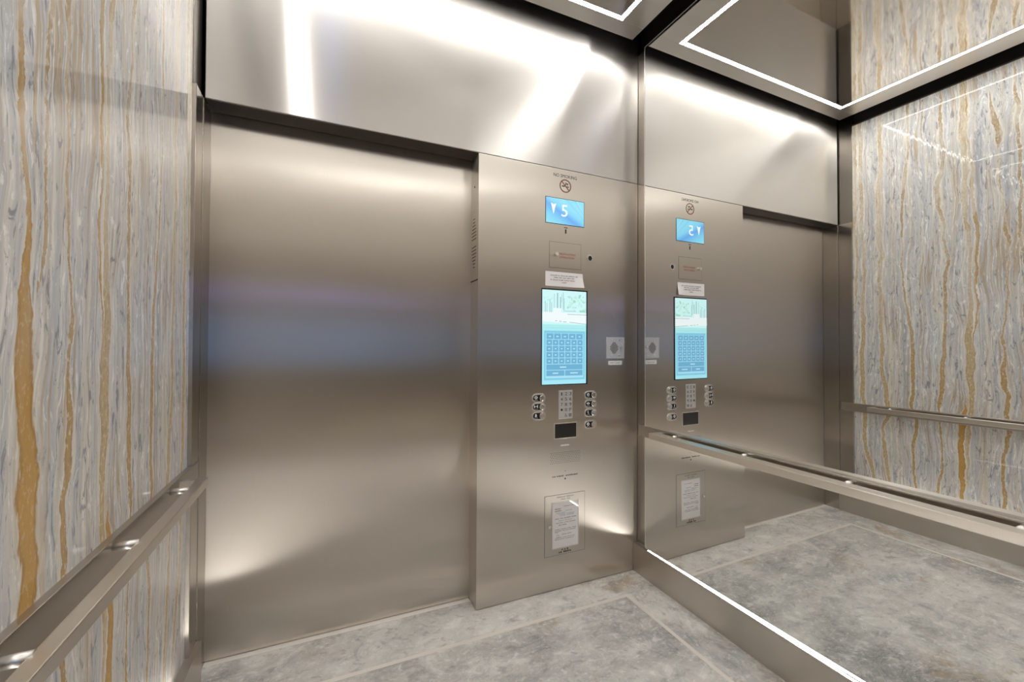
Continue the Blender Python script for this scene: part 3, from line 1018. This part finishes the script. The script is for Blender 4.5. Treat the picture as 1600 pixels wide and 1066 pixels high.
# push buttons
def button(cx, cz, sym):
    W_, H_ = 0.075, 0.043
    mb_ = MB()
    mb_.plate(stadium(cx, cz, W_, H_), F + 0.001, F - 0.005, bev=0.0015)
    o_ = sub(mb_, 'push_button', M_SATIN, cop)
    mb_ = MB()
    mb_.mi = 0
    mb_.plate(stadium(cx - 0.003, cz, W_ - 0.014, H_ - 0.013), F - 0.0045, F - 0.0054)
    mb_.mi = 1
    sx, sz, yv = cx - 0.0175, cz + 0.003, F - 0.0054
    if sym == 'fan':
        mb_.ring(sx, sz, 0.0085, 0.0065, yv - 0.0004, yv, 20)
        mb_.ring(sx, sz, 0.0045, 0.0020, yv - 0.0004, yv, 16)
        mb_.box(sx - .012, sx - .007, yv - .0004, yv, sz - .001, sz + .001)
        mb_.box(sx + .007, sx + .011, yv - .0004, yv, sz - .001, sz + .001)
    elif sym == 'close':
        for q in (-1, 1):
            mb_.plate([(sx + q * 0.0012, sz), (sx + q * 0.0085, sz + 0.0075), (sx + q * 0.0085, sz - 0.0075)], yv, yv - .0004)
            mb_.box(sx + q * .0100 - .0008, sx + q * .0100 + .0008, yv - .0004, yv, sz - .0075, sz + .0075)
    elif sym == 'bell':
        mb_.plate([(sx - .007, sz - .006), (sx + .007, sz - .006), (sx + .0045, sz - .002), (sx + .004, sz + .004), (sx, sz + .0085), (sx - .004, sz + .004), (sx - .0045, sz - .002)], yv, yv - .0004)
        mb_.plate(circle(sx, sz - .0075, .0018, 10), yv, yv - .0004)
    elif sym == 'round':
        mb_.ring(sx, sz, 0.008, 0.0050, yv - 0.0004, yv, 20)
        mb_.plate(circle(sx, sz, .0025, 10), yv, yv - .0004)
    elif sym == 'open':
        for q in (-1, 1):
            mb_.plate([(sx + q * 0.0105, sz), (sx + q * 0.0035, sz + 0.0065), (sx + q * 0.0035, sz - 0.0065)], yv, yv - .0004)
            mb_.box(sx + q * .0020 - .0007, sx + q * .0020 + .0007, yv - .0004, yv, sz - .0065, sz + .0065)
    elif sym == 'phone':
        mb_.plate([(sx - .003, sz + .008), (sx + .001, sz + .008), (sx + .0015, sz + .004), (sx - .0005, sz + .003), (sx + .001, sz - .003), (sx + .0035, sz - .003), (sx + .0035, sz - .0075), (sx, sz - .0075), (sx - .0035, sz)], yv, yv - .0004)
    elif sym == 'key':
        mb_.ring(sx, sz, 0.0082, 0.0035, yv - 0.0004, yv, 20)
    mb_.words(sx - .008, sx + .010, cz - 0.0095, 0.0022, yv, (3, 2))
    sub(mb_, 'symbol_plate', [M_BLACK, M_WHITE], o_)
    mb_ = MB()
    if sym == 'key':
        mb_.cyl((cx + 0.0165, F - 0.008, cz), (cx + 0.0165, F - 0.004, cz), 0.0145, 28, bev=0.001)
        c2 = sub(mb_, 'key_switch', M_CHROME, o_)
    else:
        mb_.cyl((cx + 0.0165, F - 0.0085, cz), (cx + 0.0165, F - 0.004, cz), 0.0155, 32, bev=0.0035)
        mb_.ring(cx + 0.0165, cz, 0.0115, 0.0098, F - 0.0090, F - 0.0083, 28)
        c2 = sub(mb_, 'button_cap', M_CHROME, o_)
    return o_


for z_, sy in ((0.968, 'fan'), (0.924, 'close'), (0.880, 'bell')):
    b_ = button(-0.6155, z_, sy)
    label(b_, {'fan': 'button with a fan symbol, top of the left column', 'close': 'button with door-closing arrows', 'bell': 'alarm button with a bell symbol'}[sy])
for z_, sy in ((0.971, 'round'), (0.9245, 'open'), (0.878, 'phone'), (0.817, 'key')):
    b_ = button(-0.3105, z_, sy)
    label(b_, {'round': 'button with a round symbol, top of the right column', 'open': 'button with door-opening arrows', 'phone': 'button with a telephone symbol', 'key': 'key switch below the right column'}[sy])
sub(MB().words(-0.335, -0.292, 0.8505, 0.003, F, (3, 3)), 'lettering', M_INK, cop)

# keypad
mb = MB().box(-0.503, -0.421, F - 0.003, F + 0.001, 0.856, 1.000, 0.001)
kp = sub(mb, 'keypad', M_KEYPAD, cop)
label(kp, 'pale steel number keypad')
chars = ['1', '2', '3', '4', '5', '6', '7', '8', '9', '*', '0', 'P']
kw, kh = 0.0255, 0.0268
kx0, kz0 = -0.4995, 0.9965
for i, ch in enumerate(chars):
    r_i, c_i = divmod(i, 3)
    xa = kx0 + c_i * kw
    zb = kz0 - r_i * kh
    k_ = sub(MB().box(xa + 0.0007, xa + kw - 0.0007, F - 0.0045, F - 0.002, zb - kh + 0.0010, zb - 0.0006, 0.0008), 'key', M_KEYPAD, kp)
    mb = MB()
    cx_, cz_ = xa + kw / 2, zb - kh / 2
    if ch == '*':
        pts = []
        for q in range(10):
            rr_ = 0.0088 if q % 2 == 0 else 0.0046
            an = math.pi / 2 + q * math.pi / 5
            pts.append((cx_ + rr_ * math.cos(an), cz_ + rr_ * math.sin(an)))
        mb.plate(pts, F - 0.0045, F - 0.0049)
    else:
        mb.text(ch, cx_, cz_, 0.0165, F - 0.0045, 0.0004, width=0.0055 if ch == '1' else 0.0115)
    sub(mb, 'lettering', M_INK, k_) if False else sub(mb, 'character', M_INK, kp)
zb = kz0 - 4 * kh
k_ = sub(MB().box(kx0 + 0.0007, kx0 + 3 * kw - 0.0007, F - 0.0045, F - 0.002, zb - 0.0305, zb - 0.0006, 0.0008), 'key', M_KEYPAD, kp)
mb = MB()
wx, wz = kx0 + 1.45 * kw, zb - 0.0155
mb.plate(circle(wx - 0.001, wz + 0.0085, 0.0019, 10), F - 0.0045, F - 0.0049)
mb.ring(wx, wz - 0.003, 0.0062, 0.0047, F - 0.0049, F - 0.0045, 20)
mb.box(wx - 0.0017, wx - 0.0003, F - 0.0049, F - 0.0045, wz - 0.001, wz + 0.006)
mb.box(wx - 0.0017, wx + 0.0045, F - 0.0049, F - 0.0045, wz - 0.001, wz + 0.0006)
mb.box(wx + 0.0035, wx + 0.0075, F - 0.0049, F - 0.0045, wz - 0.0065, wz - 0.0052)
mb.box(wx + 0.0035, wx + 0.0048, F - 0.0049, F - 0.0045, wz - 0.006, wz)
ex = kx0 + 2.45 * kw
for q in ((-.007, -.005), (-.001, .001), (.005, .007)):
    mb.box(ex + q[0], ex + q[1], F - 0.0049, F - 0.0045, wz - .007, wz + .008)
for q in ((-.007, -.0055), (0, .0015), (.0065, .008)):
    mb.box(ex - .007, ex + .007, F - 0.0049, F - 0.0045, wz + q[0], wz + q[1])
sub(mb, 'symbol', M_INK, kp)

# card reader window
mb = MB().box(-0.5275, -0.3945, F - 0.0018, F + 0.001, 0.7565, 0.8355, 0.001)
cr = sub(mb, 'card_reader', M_SATIN, cop)
sub(MB().box(-0.524, -0.398, F - 0.0024, F - 0.001, 0.760, 0.832, 0.0008), 'reader_window', simple('reader_black', (0.020, 0.016, 0.015), 0.28), cr)
sub(MB().box(-0.489, -0.440, F - 0.0012, F + 0.0005, 0.7185, 0.7245, 0.0005), 'status_bar', M_TAG, cop)

# speaker grille
mb = MB()
for j in range(7):
    for i in range(17):
        xx = -0.5465 + i * 0.0104 + (0.0052 if j % 2 else 0)
        if xx < -0.374:
            mb.plate(circle(xx, 0.6345 + j * 0.0086, 0.00175, 8), F - 0.0003, F + 0.0005)
sub(mb, 'speaker_grille', M_GAP, cop)
for z_, r_h in ((0.591, 0.0022), (0.552, 0.0042)):
    mb = MB()
    mb.plate(circle(-0.462, z_, r_h, 14), F - 0.0003, F + .0005)
    sub(mb, 'indicator_hole', M_GAP, cop)
sub(MB().words(-0.537, -0.470, 0.568, 0.0062, F, (4, 8)).words(-0.460, -0.386, 0.568, 0.0062, F, (13,)), 'lettering', M_INK, cop)

# service cabinet with certificate window
cab = grooved_door('cabinet_door', -0.579, -0.3445, 0.174, 0.4745, cop)
label(cab, 'square hatch with a glazed window low on the panel')
sub(MB().words(-0.510, -0.411, 0.4625, 0.0062, F - 0.0012, (8, 7)).words(-0.487, -0.430, 0.4505, 0.0058, F - 0.0012, (4, 3)), 'lettering', M_GREYINK, cab)
sub(MB().words(-0.481, -0.443, 0.1975, 0.0085, F - 0.0012, (1, 1, 1)).words(-0.498, -0.424, 0.1855, 0.0095, F - 0.0012, (2, 5)), 'lettering', M_INK, cab)
mb = MB()
for q in ((-0.5395, -0.5365, 0.2045, 0.4395), (-0.384, -0.381, 0.2045, 0.4395), (-0.5365, -0.384, 0.2045, 0.2075), (-0.5365, -0.384, 0.4365, 0.4395)):
    mb.box(q[0], q[1], F - 0.0032, F - 0.0008, q[2], q[3])
sub(mb, 'window_frame', M_SATIN, cab)
sub(MB().box(-0.5366, -0.3839, F - 0.0031, F - 0.0025, 0.2074, 0.4366), 'window_pane', M_GLASS, cab)
sub(MB().cyl((-0.557, F - 0.014, 0.325), (-0.557, F - 0.001, 0.325), 0.0085, 20, bev=0.0025), 'knob', M_CHROME, cab)

# ventilation and fixings on the return beside the door
mb = MB().box(XC - 0.0015, XC + 0.001, 0.012, REC - 0.006, 1.545, 1.905, 0.0006)
vp = sub(mb, 'vent_plate', M_PANEL, cop, grain=VY)
for k in range(7):
    for z_ in (1.83 - k * 0.016, 1.60 + k * 0.016):
        wd = 0.012 + 0.020 * min(1.0, k / 4)
        sub(MB().box(XC - 0.002, XC, 0.058 - wd, 0.058 + wd, z_ - 0.002, z_ + 0.002), 'vent_slot', M_GAP, vp)
for z_ in (1.865, 1.575):
    sub(MB().cyl((XC - 0.003, 0.058, z_), (XC, 0.058, z_), 0.004, 12), 'screw', M_CHROME, vp)
sub(MB().cyl((XC - 0.0015, 0.055, 1.985), (XC, 0.055, 1.985), 0.0045, 12), 'screw', M_INK, cop)
sub(MB().box(XC - 0.0006, XC + 0.001, 0.004, REC - 0.002, 1.532, 1.538), 'joint', M_GAP, cop)

# certificate behind the window pane: a sheet of its own
mb = MB()
mb.mi = 0
mb.box(-0.5350, -0.3855, F - 0.0018, F - 0.0013, 0.2085, 0.4355)
YP = F - 0.0018
mb.mi = 1
mb.words(-0.522, -0.487, 0.404, 0.005, YP, (7,)).words(-0.522, -0.484, 0.394, 0.005, YP, (8,))
mb.words(-0.522, -0.395, 0.355, 0.004, YP, (5, 4, 7, 6)).words(-0.515, -0.400, 0.333, 0.0032, YP, (8, 6, 7))
mb.words(-0.500, -0.455, 0.322, 0.005, YP, (4, 5)).words(-0.522, -0.395, 0.301, 0.0035, YP, (6, 6, 5, 5)).words(-0.522, -0.400, 0.293, 0.0035, YP, (9, 8, 8))
mb.words(-0.482, -0.425, 0.274, 0.0035, YP, (7, 6)).words(-0.520, -0.402, 0.259, 0.0032, YP, (7, 4, 9)).words(-0.520, -0.410, 0.251, 0.0032, YP, (9, 9))
mb.words(-0.522, -0.500, 0.287, 0.003, YP, (5,)).words(-0.470, -0.405, 0.414, 0.003, YP, (9, 6))
mb.ring(-0.505, 0.268, 0.0075, 0.0062, YP - 0.0003, YP, 20)
mb.mi = 2
for x0, x1, z_ in ((-0.515, -0.46, 0.383), (-0.50, -0.405, 0.376), (-0.49, -0.41, 0.369), (-0.50, -0.42, 0.344), (-0.46, -0.42, 0.391)):
    mb.words(x0, x1, z_, 0.005, YP, (6, 8))
o = mb.build('certificate', [M_PAPER, M_GREYINK, M_BLUEINK])
tag(o, 'white printed certificate behind the low window of the control panel', 'certificate')

# taped notice, bottom right corner curling off the panel
t_ = bmesh.new()
nx, nz = 16, 8
grid = []
for j in range(nz + 1):
    row = []
    for i in range(nx + 1):
        u, v = i / nx, j / nz
        x_ = -0.5815 + 0.2195 * u + 0.004 * u * v * v
        z_ = 1.6015 - 0.0735 * v - 0.001 * u
        lift = 0.010 * max(0, u - 0.72) * max(0, v - 0.3) * 6
        row.append(t_.verts.new((x_, F - 0.0012 - lift, z_)))
    grid.append(row)
for j in range(nz):
    for i in range(nx):
        t_.faces.new((grid[j][i], grid[j + 1][i], grid[j + 1][i + 1], grid[j][i + 1]))
bmesh.ops.recalc_face_normals(t_, faces=t_.faces[:])
bmesh.ops.solidify(t_, geom=t_.faces[:], thickness=0.0004)
mb = MB()
mb._merge(t_)
mb._tag(0)
n_thing = thing('notice', (-0.472, 0.0, 1.565), 'small white paper notice taped above the tall touch screen', 'notice')
mb.build('sheet', M_PAPER, n_thing)
YN = F - 0.0016
sub(MB().words(-0.552, -0.392, 1.583, 0.0050, YN, (8, 2, 9, 7, 3), 0.0003).words(-0.533, -0.412, 1.572, 0.0050, YN, (6, 4, 4, 5, 4), 0.0003), 'lettering', M_GREYINK, n_thing)
sub(MB().words(-0.553, -0.398, 1.5605, 0.0046, YN, (2, 6, 6, 6, 8), 0.0006).words(-0.486, -0.458, 1.5485, 0.0046, YN, (6,), 0.0003), 'lettering', M_REDGREY, n_thing)

# ------------------------------------------------------------------ rear end of the car (behind the camera, seen only in reflections)
R = -DEP
structure(MB().box(XL - 0.02, XR + 0.02, R - 0.10, R, HD, 2.93).build('wall_rear', M_TRANSOM, grain=VZ))
structure(MB().box(XL + 0.936, XR, R - REC - 0.03, R - REC, 0.004, HD + 0.03).build('door_2', M_DOOR, grain=VX))
structure(MB().box(XL - 0.03, XR + 0.02, R - REC - 0.06, R - REC - 0.032, -0.05, 3.05).build('wall_shaft_rear', M_GAP))
structure(MB().box(XR, XR + 0.04, R - REC, R, 0.0, HD).build('trim_7', M_TRIM))
rear = thing('car_operating_panel', (XL + 0.468, R, 0.0), 'second control panel on the opposite end wall, glimpsed as blue bands across the door', 'control panel')
MB().box(XL, XL + 0.936, R - REC - 0.03, R, 0.003, HD - 0.002, 0.0012).build('face_plate', M_PANEL, rear, grain=VX)
MB().box(XL + 0.333, XL + 0.601, R - 0.001, R + 0.002, 1.03, 1.513).build('touch_screen', emit('rear_screen', (0.14, 0.38, 0.88), 2.6), rear)
MB().box(XL + 0.358, XL + 0.578, R - 0.001, R + 0.002, 1.655, 1.735).build('floor_indicator', emit('rear_indicator', (0.30, 0.34, 1.0), 7.0), rear)
